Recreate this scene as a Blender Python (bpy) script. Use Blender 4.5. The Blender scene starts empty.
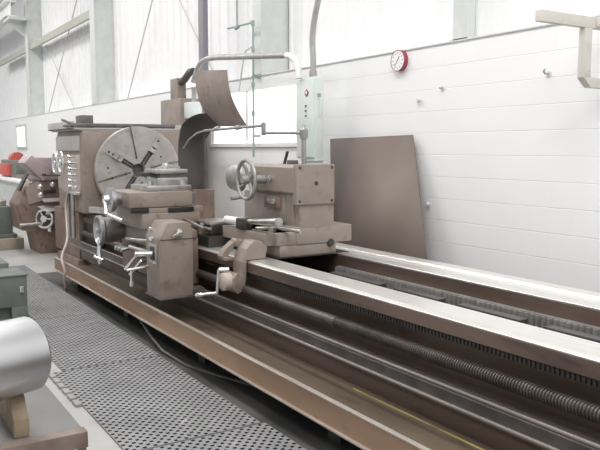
import bpy, bmesh, math, random
from mathutils import Vector, Matrix
random.seed(7)
S = bpy.context.scene
COL = S.collection
PI = math.pi

# ------------------------------------------------------------------ materials
def new_mat(name):
    m = bpy.data.materials.new(name); m.use_nodes = True
    nt = m.node_tree; b = nt.nodes['Principled BSDF']
    return m, nt, b

def mat(name, c1, c2=None, rough=0.5, metal=0.0, scale=6.0, stretch=(1, 1, 1), bump=0.0, bscale=40.0,
        spots=None, lo=0.35, hi=0.65, detail=6):
    """colour varied by noise between c1 and c2, optional third 'spots' colour of wear, optional bump"""
    m, nt, b = new_mat(name)
    N, L = nt.nodes, nt.links
    b.inputs['Roughness'].default_value = rough
    b.inputs['Metallic'].default_value = metal
    tc = N.new('ShaderNodeTexCoord'); mp = N.new('ShaderNodeMapping')
    mp.inputs['Scale'].default_value = stretch
    L.new(tc.outputs['Object'], mp.inputs['Vector'])
    if c2 is None: c2 = c1
    no = N.new('ShaderNodeTexNoise'); no.inputs['Scale'].default_value = scale; no.inputs['Detail'].default_value = detail
    L.new(mp.outputs['Vector'], no.inputs['Vector'])
    cr = N.new('ShaderNodeValToRGB')
    cr.color_ramp.elements[0].position = lo; cr.color_ramp.elements[1].position = hi
    cr.color_ramp.elements[0].color = (*c1, 1); cr.color_ramp.elements[1].color = (*c2, 1)
    L.new(no.outputs['Fac'], cr.inputs['Fac'])
    out = cr.outputs['Color']
    if spots:
        n2 = N.new('ShaderNodeTexNoise'); n2.inputs['Scale'].default_value = scale * 3.1; n2.inputs['Detail'].default_value = 8
        L.new(mp.outputs['Vector'], n2.inputs['Vector'])
        r2 = N.new('ShaderNodeValToRGB'); r2.color_ramp.elements[0].position = 0.58; r2.color_ramp.elements[1].position = 0.72
        L.new(n2.outputs['Fac'], r2.inputs['Fac'])
        mx = N.new('ShaderNodeMix'); mx.data_type = 'RGBA'
        L.new(r2.outputs['Color'], mx.inputs['Factor']); L.new(out, mx.inputs[6]); mx.inputs[7].default_value = (*spots, 1)
        out = mx.outputs[2]
    L.new(out, b.inputs['Base Color'])
    if bump:
        n3 = N.new('ShaderNodeTexNoise'); n3.inputs['Scale'].default_value = bscale; n3.inputs['Detail'].default_value = 5
        L.new(mp.outputs['Vector'], n3.inputs['Vector'])
        bp = N.new('ShaderNodeBump'); bp.inputs['Strength'].default_value = bump; bp.inputs['Distance'].default_value = 0.01
        L.new(n3.outputs['Fac'], bp.inputs['Height']); L.new(bp.outputs['Normal'], b.inputs['Normal'])
    return m

M = {}
M['paint'] = mat('taupe machine paint', (.235, .19, .16), (.30, .25, .215), .5, 0, 3, spots=(.19, .145, .115), bump=.15)
M['paint_tail'] = mat('greyed taupe paint', (.265, .22, .185), (.335, .285, .25), .5, 0, 3, spots=(.21, .16, .13), bump=.1)
M['paint_dark'] = mat('worn brown paint', (.165, .11, .085), (.25, .18, .145), .5, 0, 4, spots=(.09, .06, .05), bump=.15)
M['paint_pale'] = mat('pale taupe paint', (.42, .35, .31), (.52, .45, .40), .45, 0, 4)
M['bed'] = mat('oily brown casting', (.075, .05, .04), (.15, .105, .083), .42, 0, 3, (.25, 1, 1), spots=(.05, .035, .03), bump=.1)
M['way'] = mat('ground steel way', (.94, .925, .90), (.80, .775, .74), .34, .85, 5, (.12, 6, 6), lo=.3, hi=.75)
M['steel'] = mat('machined steel', (.60, .585, .57), (.42, .40, .385), .33, .9, 9)
M['plate'] = mat('dull faceplate iron', (.44, .41, .385), (.56, .53, .50), .45, .55, 5, spots=(.36, .33, .31))
M['chrome'] = mat('bright chrome', (.78, .78, .78), None, .26, 1)
M['bright'] = mat('bright turned steel', (.56, .56, .57), (.51, .51, .52), .36, 1, 2.5, (1, 1, 1))
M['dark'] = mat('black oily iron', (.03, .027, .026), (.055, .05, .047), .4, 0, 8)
M['darkgrey'] = mat('dark grey iron', (.10, .095, .095), (.16, .15, .15), .45, .2, 8)
M['screw'] = mat('oily screw steel', (.06, .05, .045), (.11, .095, .085), .42, .4, 6)
M['rod'] = mat('oily steel rod', (.20, .175, .16), (.12, .105, .095), .42, .4, 4, (.3, 1, 1))
M['tray'] = mat('rusty chip tray', (.27, .165, .10), (.38, .25, .165), .5, .1, 3, (.4, 1, 1), spots=(.19, .12, .08), bump=.1)
M['tray_in'] = mat('oily tray floor', (.085, .064, .047), (.155, .118, .086), .36, .1, 2.5, (.35, 1, 1), spots=(.07, .055, .04), bump=.25, bscale=14)
M['edge'] = mat('worn bright edge', (.62, .56, .50), (.42, .36, .31), .35, .6, 8, (.2, 1, 1))
M['guard'] = mat('brown sheet guard', (.29, .23, .2), (.36, .295, .265), .55, 0, 2.5, spots=(.24, .18, .155))
M['guard_dark'] = mat('grey sheet guard', (.075, .069, .067), (.11, .10, .095), .5, .1, 3)
M['panel'] = mat('brown leaning sheet', (.175, .138, .117), (.205, .165, .142), .6, 0, 1.5)
M['mauve'] = mat('mauve sheet cover', (.36, .28, .29), (.45, .36, .37), .5, 0, 3)
M['cabinet'] = mat('pale green enamel', (.68, .745, .73), (.72, .775, .76), .4)
M['greygreen'] = mat('grey green paint', (.125, .14, .13), (.165, .18, .165), .5, 0, 5)
M['column'] = mat('pale grey column paint', (.60, .62, .60), (.66, .68, .66), .5)
M['girt'] = mat('olive grey girt', (.42, .42, .36), (.48, .48, .42), .5)
M['white'] = mat('white gloss paint', (.85, .85, .85), None, .4)
M['siding'] = mat('white ribbed siding', (.84, .84, .85), (.87, .87, .88), .5)
M['galv'] = mat('galvanised conduit', (.36, .36, .36), (.45, .45, .45), .45, .3, 10)
M['pipe_green'] = mat('grey green pipe', (.25, .33, .31), (.33, .41, .39), .4)
M['rodgrey'] = mat('grey brace rod', (.55, .55, .54), None, .45)
M['purple'] = mat('grey violet post', (.27, .26, .30), None, .5)
M['red'] = mat('maroon clock case', (.33, .06, .09), None, .4)
M['redp'] = mat('faded red paint', (.60, .09, .07), (.5, .12, .1), .5)
M['cream'] = mat('cream painted timber', (.66, .635, .585), (.60, .57, .52), .6, 0, 4, (1, 1, 1), spots=(.52, .49, .44))
M['wood'] = mat('raw timber', (.22, .165, .11), (.33, .255, .18), .75, 0, 5, (3, 1, 1), bump=.3)
M['wood_old'] = mat('grey timber', (.30, .255, .20), (.38, .33, .27), .8, 0, 5, bump=.3)
M['rust'] = mat('rusty rail', (.17, .125, .10), (.28, .22, .185), .5, .3, 6, bump=.2)
M['rubber'] = mat('grey rubber matting', (.19, .19, .195), (.24, .24, .245), .65, 0, 3, spots=(.28, .28, .29), bump=.1)
M['cable'] = mat('grey brown cable', (.40, .34, .32), None, .5)
M['cable_dark'] = mat('dark hose rubber', (.07, .06, .055), None, .5)
M['yellow'] = mat('worn yellow paint', (.30, .25, .08), (.13, .10, .06), .5, 0, 6, (.6, 4, 4))
M['black'] = mat('black plastic', (.02, .02, .02), None, .4)
M['paper'] = mat('bright sheet metal', (.75, .74, .73), (.6, .59, .58), .35, .5)
M['concrete_plate'] = mat('dull grey plate', (.14, .14, .138), (.18, .18, .176), .45, 0, 2)
M['steel_dull'] = mat('dull grey steel', (.40, .39, .38), (.29, .28, .27), .45, .5, 12)
M['tab'] = mat('worn rubber tab', (.24, .24, .24), (.3, .3, .3), .6)
M['palegrey'] = mat('pale grey paint', (.42, .40, .385), (.5, .48, .465), .5)
M['ceiling'] = mat('pale ceiling sheet', (.6, .6, .62), None, .7)
M['concrete'] = mat('smooth concrete', (.33, .325, .315), (.40, .395, .385), .45, 0, 1.3, spots=(.30, .295, .285))

def block_material():
    m, nt, b = new_mat('painted concrete block')
    N, L = nt.nodes, nt.links
    tc = N.new('ShaderNodeTexCoord'); sx = N.new('ShaderNodeSeparateXYZ'); cx = N.new('ShaderNodeCombineXYZ')
    L.new(tc.outputs['Object'], sx.inputs[0]); L.new(sx.outputs['X'], cx.inputs['X'])
    ad = N.new('ShaderNodeMath'); ad.operation = 'ADD'; ad.inputs[1].default_value = -0.138 + .195 * 10
    L.new(sx.outputs['Z'], ad.inputs[0]); L.new(ad.outputs[0], cx.inputs['Y'])
    br = N.new('ShaderNodeTexBrick'); br.inputs['Scale'].default_value = 1.0
    br.inputs['Brick Width'].default_value = .4; br.inputs['Row Height'].default_value = .195
    br.inputs['Mortar Size'].default_value = .0035; br.inputs['Mortar Smooth'].default_value = .4
    L.new(cx.outputs[0], br.inputs['Vector'])
    # painted over: the head joints hardly show, the bed joints show as fine grooves
    w = N.new('ShaderNodeTexNoise'); w.inputs['Scale'].default_value = .9; L.new(tc.outputs['Object'], w.inputs['Vector'])
    br.inputs['Color1'].default_value = (.86, .86, .865, 1); br.inputs['Color2'].default_value = (.87, .87, .875, 1)
    br.inputs['Mortar'].default_value = (.85, .85, .855, 1)
    L.new(br.outputs['Color'], b.inputs['Base Color'])
    md = N.new('ShaderNodeMath'); md.operation = 'PINGPONG'; md.inputs[1].default_value = .0975
    L.new(ad.outputs[0], md.inputs[0])
    mm = N.new('ShaderNodeMath'); mm.operation = 'MINIMUM'; mm.inputs[1].default_value = .004
    L.new(md.outputs[0], mm.inputs[0])
    bp = N.new('ShaderNodeBump'); bp.inputs['Strength'].default_value = .55; bp.inputs['Distance'].default_value = 1.0
    L.new(mm.outputs[0], bp.inputs['Height'])
    L.new(bp.outputs['Normal'], b.inputs['Normal'])
    b.inputs['Roughness'].default_value = .5
    return m
M['block'] = block_material()
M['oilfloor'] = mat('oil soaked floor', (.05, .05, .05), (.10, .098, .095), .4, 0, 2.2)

def emit(name, c, s):
    m, nt, b = new_mat(name)
    b.inputs['Base Color'].default_value = (*c, 1)
    b.inputs['Emission Color'].default_value = (*c, 1); b.inputs['Emission Strength'].default_value = s
    return m
M['daylight'] = emit('daylit frosted glass', (1, 1, 1), 1.3)

# ------------------------------------------------------------------ mesh builder
class MB:
    def __init__(self): self.bm = bmesh.new()
    def _take(self, tmp, bevel=0, seg=2):
        if bevel:
            bmesh.ops.bevel(tmp, geom=list(tmp.edges), offset=bevel, segments=seg, profile=.6, affect='EDGES', clamp_overlap=True)
        me = bpy.data.meshes.new('tmp'); tmp.to_mesh(me); tmp.free()
        self.bm.from_mesh(me); bpy.data.meshes.remove(me)
        return self
    def box(self, x0, x1, y0, y1, z0, z1, bevel=.006):
        t = bmesh.new(); r = bmesh.ops.create_cube(t, size=1)
        for v in t.verts:
            v.co = Vector(((x0 + x1) / 2 + v.co.x * (x1 - x0), (y0 + y1) / 2 + v.co.y * (y1 - y0), (z0 + z1) / 2 + v.co.z * (z1 - z0)))
        return self._take(t, bevel)
    def obox(self, center, size, rot=(0, 0, 0), bevel=.004):
        from mathutils import Euler
        t = bmesh.new(); bmesh.ops.create_cube(t, size=1)
        R = Euler(rot).to_matrix()
        for v in t.verts:
            v.co = Vector(center) + R @ Vector((v.co.x * size[0], v.co.y * size[1], v.co.z * size[2]))
        return self._take(t, bevel)
    def prism(self, poly, a0, a1, axis='X', bevel=0):
        """extrude a 2D polygon along an axis; poly is (y,z) for X, (x,z) for Y, (x,y) for Z"""
        t = bmesh.new()
        def p(u, v, a):
            return {'X': (a, u, v), 'Y': (u, a, v), 'Z': (u, v, a)}[axis]
        A = [t.verts.new(p(u, v, a0)) for u, v in poly]; B = [t.verts.new(p(u, v, a1)) for u, v in poly]
        n = len(poly)
        t.faces.new(A[::-1]); t.faces.new(B)
        for i in range(n): t.faces.new((A[i], A[(i + 1) % n], B[(i + 1) % n], B[i]))
        bmesh.ops.recalc_face_normals(t, faces=list(t.faces))
        return self._take(t, bevel)
    def tube(self, pts, r, n=10, caps=True):
        pts = [Vector(p) for p in pts]
        rs = r if isinstance(r, (list, tuple)) else [r] * len(pts)
        t = bmesh.new(); rings = []
        up = None
        for i, p in enumerate(pts):
            d = (pts[min(i + 1, len(pts) - 1)] - pts[max(i - 1, 0)]).normalized()
            if up is None:
                up = d.orthogonal().normalized()
            u = (up - d * up.dot(d)).normalized(); w = d.cross(u); up = u
            rings.append([t.verts.new(p + (u * math.cos(2 * PI * k / n) + w * math.sin(2 * PI * k / n)) * rs[i]) for k in range(n)])
        for a, b in zip(rings, rings[1:]):
            for k in range(n): 
                f = t.faces.new((a[k], a[(k + 1) % n], b[(k + 1) % n], b[k])); f.smooth = True
        if caps: t.faces.new(rings[0][::-1]); t.faces.new(rings[-1])
        return self._take(t)
    def spin(self, prof, c, axis, n=40):
        """revolve (offset along axis, radius) about axis through c"""
        t = bmesh.new(); ax = Vector(axis).normalized(); u = ax.orthogonal().normalized(); w = ax.cross(u); c = Vector(c)
        rings = []
        for a, r in prof:
            if r < 1e-6: rings.append([t.verts.new(c + ax * a)])
            else: rings.append([t.verts.new(c + ax * a + (u * math.cos(2 * PI * k / n) + w * math.sin(2 * PI * k / n)) * r) for k in range(n)])
        for A, B in zip(rings, rings[1:]):
            for k in range(n):
                k2 = (k + 1) % n
                if len(A) == 1 and len(B) == 1: continue
                if len(A) == 1: t.faces.new((A[0], B[k2], B[k]))
                elif len(B) == 1: t.faces.new((A[k], A[k2], B[0]))
                else: t.faces.new((A[k], A[k2], B[k2], B[k]))
        bmesh.ops.recalc_face_normals(t, faces=list(t.faces))
        return self._take(t)
    def torus(self, c, axis, R, r, n=40, k=10):
        prof = [(r * math.sin(2 * PI * i / k), R + r * math.cos(2 * PI * i / k)) for i in range(k + 1)]
        t = bmesh.new()
        return self.spin(prof, c, axis, n)
    def sheet(self, grid, th):
        """a curved plate: grid of points [row][col], thickened along its normals"""
        t = bmesh.new(); V = [[t.verts.new(p) for p in row] for row in grid]
        for i in range(len(V) - 1):
            for j in range(len(V[0]) - 1):
                f = t.faces.new((V[i][j], V[i][j + 1], V[i + 1][j + 1], V[i + 1][j])); f.smooth = True
        t.normal_update()
        bmesh.ops.solidify(t, geom=list(t.faces), thickness=th)
        return self._take(t)
    def obj(self, name, m, parent=None, smooth=True, angle=35):
        me = bpy.data.meshes.new(name)
        bmesh.ops.remove_doubles(self.bm, verts=list(self.bm.verts), dist=1e-5)
        self.bm.to_mesh(me); self.bm.free()
        if smooth:
            for p in me.polygons: p.use_smooth = True
            me.set_sharp_from_angle(angle=math.radians(angle))
        o = bpy.data.objects.new(name, me); COL.objects.link(o)
        me.materials.append(M[m])
        if parent is not None:
            o.parent = parent
            # parts are written in world coordinates: shift them to the frame of their thing
            off = Vector((0, 0, 0)); q = parent
            while q is not None: off += q.location; q = q.parent
            me.transform(Matrix.Translation(-off))
        return o

def islands(mb, name, m, parent, smooth=True):
    """each loose piece of the builder becomes a part of its own"""
    bm = mb.bm; bmesh.ops.remove_doubles(bm, verts=list(bm.verts), dist=1e-5)
    seen = set(); out = []
    for f0 in bm.faces:
        if f0 in seen: continue
        st = [f0]; seen.add(f0); grp = []
        while st:
            f = st.pop(); grp.append(f)
            for v in f.verts:
                for g in v.link_faces:
                    if g not in seen: seen.add(g); st.append(g)
        n = MB(); mp = {}
        for f in grp:
            n.bm.faces.new([mp.setdefault(v, None) or mp.__setitem__(v, n.bm.verts.new(v.co)) or mp[v] for v in f.verts])
        out.append(n.obj(name, m, parent, smooth))
    bm.free()
    return out

def smooth_line(P_, n=24):
    out = []
    for i in range(n + 1):
        t_ = i / n * (len(P_) - 1); k = min(int(t_), len(P_) - 2); f = t_ - k
        p0, p1, p2, p3 = (Vector(P_[max(0, min(len(P_) - 1, k + d))]) for d in (-1, 0, 1, 2))
        out.append(.5 * (2 * p1 + (p2 - p0) * f + (2 * p0 - 5 * p1 + 4 * p2 - p3) * f * f + (3 * p1 - p0 - 3 * p2 + p3) * f ** 3))
    return out

def tag(o, label=None, cat=None, group=None, kind=None):
    if label: o['label'] = label
    if cat: o['category'] = cat
    if group: o['group'] = group
    if kind: o['kind'] = kind
    return o
def thing(name, label, cat, loc, group=None):
    o = bpy.data.objects.new(name, None); o.empty_display_size = .1; o.location = loc; COL.objects.link(o)
    return tag(o, label, cat, group)
def struct(o): o['kind'] = 'structure'; return o
def lab(o, s): o['label'] = s; return o
def arc(c, r, a0, a1, n, f):
    return [f(c[0] + r * math.cos(a0 + (a1 - a0) * i / n), c[1] + r * math.sin(a0 + (a1 - a0) * i / n)) for i in range(n + 1)]

# ------------------------------------------------------------------ the hall
b = MB(); b.box(-42, 6, -7, 5.0, -.1, 0, 0); struct(b.obj('floor', 'concrete', smooth=False))
b = MB(); b.box(-42, 6, -7, 5.2, 7.2, 7.3, 0); struct(b.obj('ceiling', 'ceiling', smooth=False))
WX0, WX1, WZ0, WZ1 = -9.60, -7.22, 1.60, 2.36
b = MB()
b.box(-42, WX0, 4.5, 5.0, 0, 2.475, 0); b.box(WX1, 6, 4.5, 5.0, 0, 2.475, 0)
b.box(WX0, WX1, 4.5, 5.0, 0, WZ0, 0); b.box(WX0, WX1, 4.5, 5.0, WZ1, 2.475, 0)
struct(b.obj('wall_back', 'block', smooth=False))
b = MB(); b.box(-42, 6, 4.488, 4.53, 2.472, 2.486, .003); struct(b.obj('trim_1', 'column', smooth=False))
# ribbed siding above the block
b = MB(); b.box(-42, 6, 4.92, 5.0, 2.475, 7.2, 0)
x = -42
while x < 6:
    b.prism([(x, 4.921), (x + .03, 4.893), (x + .07, 4.893), (x + .10, 4.921)], 2.476, 7.2, 'Z'); x += .30
struct(b.obj('wall_back_upper', 'siding', smooth=False))
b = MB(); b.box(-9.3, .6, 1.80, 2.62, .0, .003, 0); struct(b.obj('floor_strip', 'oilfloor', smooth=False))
# window in the block wall
w = MB()
w.box(WX0, WX1, 4.50, 4.60, WZ1 - .05, WZ1, .004); w.box(WX0, WX1, 4.47, 4.60, WZ0 - .02, WZ0 + .03, .004)
for xx in (WX0, WX0 + 1.05, WX1 - .06): w.box(xx, xx + .06, 4.51, 4.60, WZ0, WZ1, .004)
wo = struct(w.obj('window_1', 'white', smooth=False))
for x0, x1 in ((WX0 + .05, WX0 + 1.06), (WX0 + 1.10, WX1 - .05)):
    p = MB(); p.box(x0, x1, 4.565, 4.575, WZ0 + .02, WZ1 - .04, 0); p.obj('pane', 'daylight', wo, smooth=False)

w = MB()
w.box(-23.6, -22.2, 4.46, 4.5, 2.20, 2.28, .004); w.box(-23.6, -22.2, 4.44, 4.5, 1.57, 1.63, .004); w.box(-23.6, -23.5, 4.46, 4.5, 1.63, 2.20, .004); w.box(-22.3, -22.2, 4.46, 4.5, 1.63, 2.20, .004)
wo = struct(w.obj('window_2', 'column', smooth=False)); p = MB(); p.box(-23.5, -22.3, 4.485, 4.495, 1.63, 2.20, 0); p.obj('pane', 'daylight', wo, smooth=False)

def column(xr, w_, name, z1=7.2, dep=.38):
    """I-section column standing on the ledge of the block wall; xr = its right-hand side"""
    c = MB(); x0 = xr - w_
    c.box(x0, xr, 4.50, 4.52, 2.475, z1, 0); c.box(x0, xr, 4.50 + dep, 4.52 + dep, 2.475, z1, 0)
    c.box(xr - .03, xr - .012, 4.51, 4.51 + dep, 2.475, z1, 0)
    c.box(x0 - .05, xr + .05, 4.50, 4.86, 2.475, 2.50, .003)
    return struct(c.obj(name, 'column', smooth=False))
column(-21.6, .35, 'column_1'); column(-15.2, .33, 'column_2'); column(-8.1, .22, 'column_3', dep=.38); column(-4.52, .17, 'column_4', dep=.1)
g = MB(); g.prism([(4.55, 4.33), (4.62, 4.33), (4.62, 4.47), (4.80, 4.47), (4.80, 4.50), (4.55, 4.50)], -26.6, -21.97)
g.prism([(4.55, 4.33), (4.62, 4.33), (4.62, 4.47), (4.80, 4.47), (4.80, 4.50), (4.55, 4.50)], -21.58, -15.55)
[struct(o) for o in islands(g, 'girt', 'girt', None, False)]
# crane runway beam carried on a bracket of the far column
r = MB(); r.box(-42, -21.7, 3.95, 4.25, 5.22, 5.26, 0); r.box(-42, -21.7, 4.09, 4.11, 5.26, 5.62, 0); r.box(-42, -21.7, 3.95, 4.25, 5.62, 5.66, 0)
struct(r.obj('runway_beam', 'white', smooth=False))
r = MB(); r.box(-22.3, -21.5, 4.0, 4.52, 5.12, 5.2, .004); r.prism([(4.0, 5.12), (4.5, 5.12), (4.5, 4.7)], -21.96, -21.9)
struct(r.obj('runway_bracket', 'column', smooth=False))
def rod(name, a, b_, r=.014, m='rodgrey'):
    t = MB(); t.tube([a, b_], r, 8); return struct(t.obj(name, m))
rod('brace_rod', (-20.586, 4.75, 2.48), (-16.6, 4.75, 5.6))
rod('brace_rod', (-20.65, 4.78, 4.36), (-17.9, 4.78, 2.48))
rod('brace_rod', (-14.0, 4.75, 2.48), (-11.6, 4.75, 5.2))
rod('brace_rod', (-9.85, 4.75, 2.52), (-12.2, 4.75, 4.9))

# violet-grey post, pipes on the wall
t = thing('hanging_duct_post', 'slim violet grey square post rising behind the headstock beside the window', 'post', (-9.2, 4.3, 0))
b = MB(); b.box(-9.56, -9.40, 4.30, 4.38, 2.62, 7.2, .006); b.obj('post', 'purple', t)
b = MB(); b.box(-9.60, -9.36, 4.28, 4.5, 2.58, 2.62, .006); b.obj('end_plate', 'purple', t)

t = thing('air_pipe', 'thin grey green pipe down the wall in front of the window', 'pipe', (-8.13, 4.4, 1.4))
b = MB(); b.tube([(-8.13, 4.4, 1.45), (-8.125, 4.4, 3.10), (-8.15, 4.4, 3.13), (-8.83, 4.4, 3.15)], .014, 8); b.obj('drop_pipe', 'pipe_green', t)
b = MB(); b.tube([(-8.56, 4.4, 3.14), (-8.56, 4.4, 4.4)], .012, 8); b.obj('riser_pipe', 'pipe_green', t)
b = MB()
for z in (2.0, 2.36, 2.8, 3.12): b.tube([(-8.13, 4.4, z - .03), (-8.13, 4.4, z + .03)], .024, 8)
b.tube([(-8.60, 4.4, 3.12), (-8.52, 4.4, 3.14)], .026, 8); islands(b, 'fitting', 'pipe_green', t)
b = MB(); b.tube([(-8.13, 4.39, 2.83), (-8.3, 4.39, 2.8), (-8.36, 4.39, 2.72), (-8.5, 4.39, 2.3)], .009, 8); b.obj('bracket', 'rodgrey', t)
b = MB(); b.box(-8.15, -8.11, 4.39, 4.498, 1.7, 1.74, .003); b.box(-8.15, -8.11, 4.39, 4.498, 2.44, 2.47, .003); islands(b, 'clip', 'pipe_green', t)

# ------------------------------------------------------------------ electrical cabinet
t = thing('electrical_cabinet', 'tall pale green electrical cabinet behind the tailstock', 'cabinet', (-6.42, 4.3, 0))
b = MB(); b.box(-6.60, -6.25, 4.10, 4.21, 1.455, 2.295, .008); b.obj('body', 'cabinet', t)
b = MB(); b.box(-6.585, -6.265, 4.088, 4.104, 1.47, 2.28, .005); d = b.obj('door', 'cabinet', t)
b = MB()
for z in (1.90, 1.95, 2.0): b.spin([(0, 0), (.012, 0), (.012, .009), (0, .011)], (-6.40, 4.088, z), (0, -1, 0), 12)
islands(b, 'push_button', 'darkgrey', d)
b = MB(); b.obox((-6.385, 4.084, 2.135), (.055, .008, .055), (0, PI / 4, 0), .001); b.obj('warning_diamond', 'red', d)
b = MB(); b.obox((-6.385, 4.079, 2.135), (.03, .004, .03), (0, PI / 4, 0), .001); b.obj('diamond_centre', 'white', d)
b = MB(); b.tube([(-6.252, 4.15, 2.1), (-6.225, 4.155, 2.04), (-6.225, 4.155, 1.93), (-6.252, 4.15, 1.87)], .007, 8); b.obj('door_handle', 'cabinet', t)
b = MB(); b.box(-6.252, -6.235, 4.13, 4.165, 2.09, 2.125, .003); b.obj('isolator_switch', 'galv', t)
b = MB(); b.box(-6.50, -6.27, 4.12, 4.21, .02, 1.455, .006); b.box(-6.52, -6.25, 4.105, 4.22, 1.43, 1.457, .004)
b.box(-6.56, -6.2, 4.08, 4.34, 0, .02, .003); b.obj('pedestal', 'cabinet', t)
b = MB(); b.tube(smooth_line([(-6.37, 4.155, 2.28), (-6.37, 4.155, 2.5), (-6.385, 4.155, 2.66), (-6.36, 4.155, 2.84), (-6.28, 4.155, 3.06), (-6.16, 4.155, 3.4), (-6.0, 4.155, 4.2)], 30), .032, 14)
b.tube([(-6.37, 4.155, 2.29), (-6.37, 4.155, 2.36)], .042, 14); lab(b.obj('conduit', 'galv', t), 'grey conduit rising from the cabinet top')
# overhead pipe from the cabinet area to the motor housing
t = thing('cable_conduit', 'grey steel conduit running level above the curved splash guard', 'pipe', (-7.7, 4.05, 0))
pts = [(-6.50, 4.06, 2.29), (-6.51, 4.06, 2.40), (-6.56, 4.06, 2.48), (-6.65, 4.06, 2.53), (-6.75, 4.06, 2.555), (-8.45, 4.06, 2.71), (-8.75, 4.06, 2.725), (-8.95, 4.06, 2.70), (-9.08, 4.06, 2.62), (-9.2, 4.05, 2.46)]
b = MB(); b.tube(pts[4:6], .036, 14); b.obj('straight_run', 'galv', t)
b = MB(); b.tube(pts[:5], .034, 14); lab(b.obj('elbow', 'white', t), 'white painted elbow'); b = MB(); b.tube(pts[5:], .034, 14); b.obj('elbow', 'galv', t)

# ------------------------------------------------------------------ wall clock, hooks, timber bracket, leaning sheet
t = thing('wall_clock', 'round white wall clock with a maroon case', 'clock', (-5.37, 4.45, 2.385))
cc = (-5.37, 4.5, 2.385)
b = MB(); b.spin([(0, 0), (0, .098), (.045, .100), (.05, .098), (.05, .094), (.045, .092), (.045, 0)], cc, (0, -1, 0), 40); b.obj('case', 'red', t)
b = MB(); b.spin([(0, 0), (.003, 0), (.003, .093), (0, .093)], (cc[0], 4.456, cc[2]), (0, -1, 0), 40); f = b.obj('dial', 'white', t)
b = MB()
for k in range(12):
    a = k * PI / 6; b.obox((cc[0] + .07 * math.sin(a), 4.4515, cc[2] + .07 * math.cos(a)), (.005, .002, .014), (0, a, 0), 0)
islands(b, 'hour_mark', 'darkgrey', f)
b = MB(); b.obox((cc[0] + .012, 4.450, cc[2] + .018), (.006, .002, .05), (0, .6, 0), 0); b.obj('hour_hand', 'darkgrey', t)
b = MB(); b.obox((cc[0] - .02, 4.449, cc[2] - .022), (.004, .002, .07), (0, .75, 0), 0); b.obj('minute_hand', 'darkgrey', t)

for i, (xx, zz, lb) in enumerate([(-3.66, 2.118, 'small pale wall hook below the timber bracket'), (-4.80, 2.09, 'small pale wall hook below and right of the clock')]):
    t = thing('wall_hook', lb, 'hook', (xx, 4.5, zz), 'hooks on the block wall')
    b = MB(); b.spin([(0, 0), (0, .022), (.006, .022), (.006, 0)], (xx, 4.5, zz), (0, -1, 0), 16); b.obj('back_plate', 'column', t)
    b = MB(); n_ = [(xx, 4.494, zz), (xx, 4.455, zz), (xx, 4.44, zz + .012), (xx + .012, 4.437, zz + .03)] if i == 0 else [(xx, 4.494, zz), (xx, 4.46, zz)]
    b.tube(n_, .008, 8); b.obj('hook', 'galv', t)
for xx, zz, lb in [(-5.09, 2.0, 'tiny grey bolt in the wall above the leaning sheet'), (-4.945, 1.055, 'small pale bolt low on the wall right of the leaning sheet')]:
    b = MB(); b.spin([(0, 0), (.012, 0), (.012, .014), (.004, .022), (0, .024)], (xx, 4.476, zz), (0, -1, 0), 14)
    b.tube([(xx, 4.47, zz), (xx, 4.5, zz)], .008, 8)
    tag(b.obj('wall_bolt', 'column'), lb, 'bolt', 'bolts in the block wall')

t = thing('timber_bracket', 'cream painted timber bracket jutting from the block wall at upper right', 'bracket', (-3.12, 4.45, 2.0))
b = MB(); b.box(-3.145, -3.10, 3.715, 4.498, 2.352, 2.425, .004); b.obj('arm', 'cream', t)
b = MB(); b.box(-3.15, -3.10, 4.155, 4.23, 2.03, 2.352, .004); b.obj('upright', 'cream', t)
b = MB(); b.prism([(4.498, 1.965), (4.498, 2.03), (4.15, 2.03), (4.23, 1.965)], -3.15, -3.095, 'X', .003); b.obj('foot', 'cream', t)
b = MB(); b.box(-3.10, -3.04, 4.26, 4.498, 2.36, 2.425, .004); b.obj('cleat', 'cream', t)

t = tag(MB().sheet([[(-6.475, 4.455, 1.662), (-5.13, 4.455, 1.684)], [(-5.975, 4.16, .04), (-4.47, 4.16, .0)]], .012).obj('leaning_sheet', 'panel', smooth=False),
        'large brown rectangular metal sheet leaning against the white wall', 'metal sheet')

# ------------------------------------------------------------------ the lathe
LX = thing('lathe', 'huge old taupe engine lathe with a long bed along the white wall', 'lathe', (-5, 3.14, 0))
YC, ZC = 3.14, 1.285
XR, XL = .6, -9.3        # bed ends
# bed: front and rear webs, cross ribs, feet
b = MB()
b.prism([(2.545, .655), (2.545, .62), (2.60, .60), (2.60, .575), (2.64, .56), (2.64, .36), (2.56, .30), (2.50, .27), (2.50, .15), (2.80, .15), (2.80, .60), (2.765, .655), (2.765, .69), (2.545, .69)], XL, XR, 'X')
b.prism([(3.36, .655), (3.36, .55), (3.42, .5), (3.42, .15), (3.78, .15), (3.78, .3), (3.70, .35), (3.70, .6), (3.74, .655), (3.74, .695), (3.36, .695)], XL, XR, 'X')
x = XL + .4
while x < XR:
    b.box(x, x + .09, 2.79, 3.43, .16, .50, .01); x += .95
bed = b.obj('bed', 'bed', LX, smooth=False)
b = MB(); b.prism([(2.548, .688), (2.762, .688), (2.765, .704), (2.758, .71), (2.57, .71), (2.545, .698)], XL + .9, XR, 'X', .002); b.obj('front_way', 'way', bed, smooth=False)
b = MB(); b.prism([(3.36, .692), (3.74, .692), (3.74, .71), (3.625, .71), (3.62, .70), (3.60, .70), (3.55, .712), (3.50, .70), (3.48, .70), (3.475, .71), (3.365, .71), (3.36, .706)], XL + .9, XR, 'X', .0015); b.obj('rear_way', 'way', bed, smooth=False)
b = MB(); b.prism([(2.563, .618), (2.60, .61), (2.60, .582), (2.563, .59)], XL + 1, XR, 'X')
x = XL + 1
while x < XR: b.box(x, x + .012, 2.556, 2.57, .584, .612, 0); x += .026
b.obj('rack', 'dark', bed, smooth=False)
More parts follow.
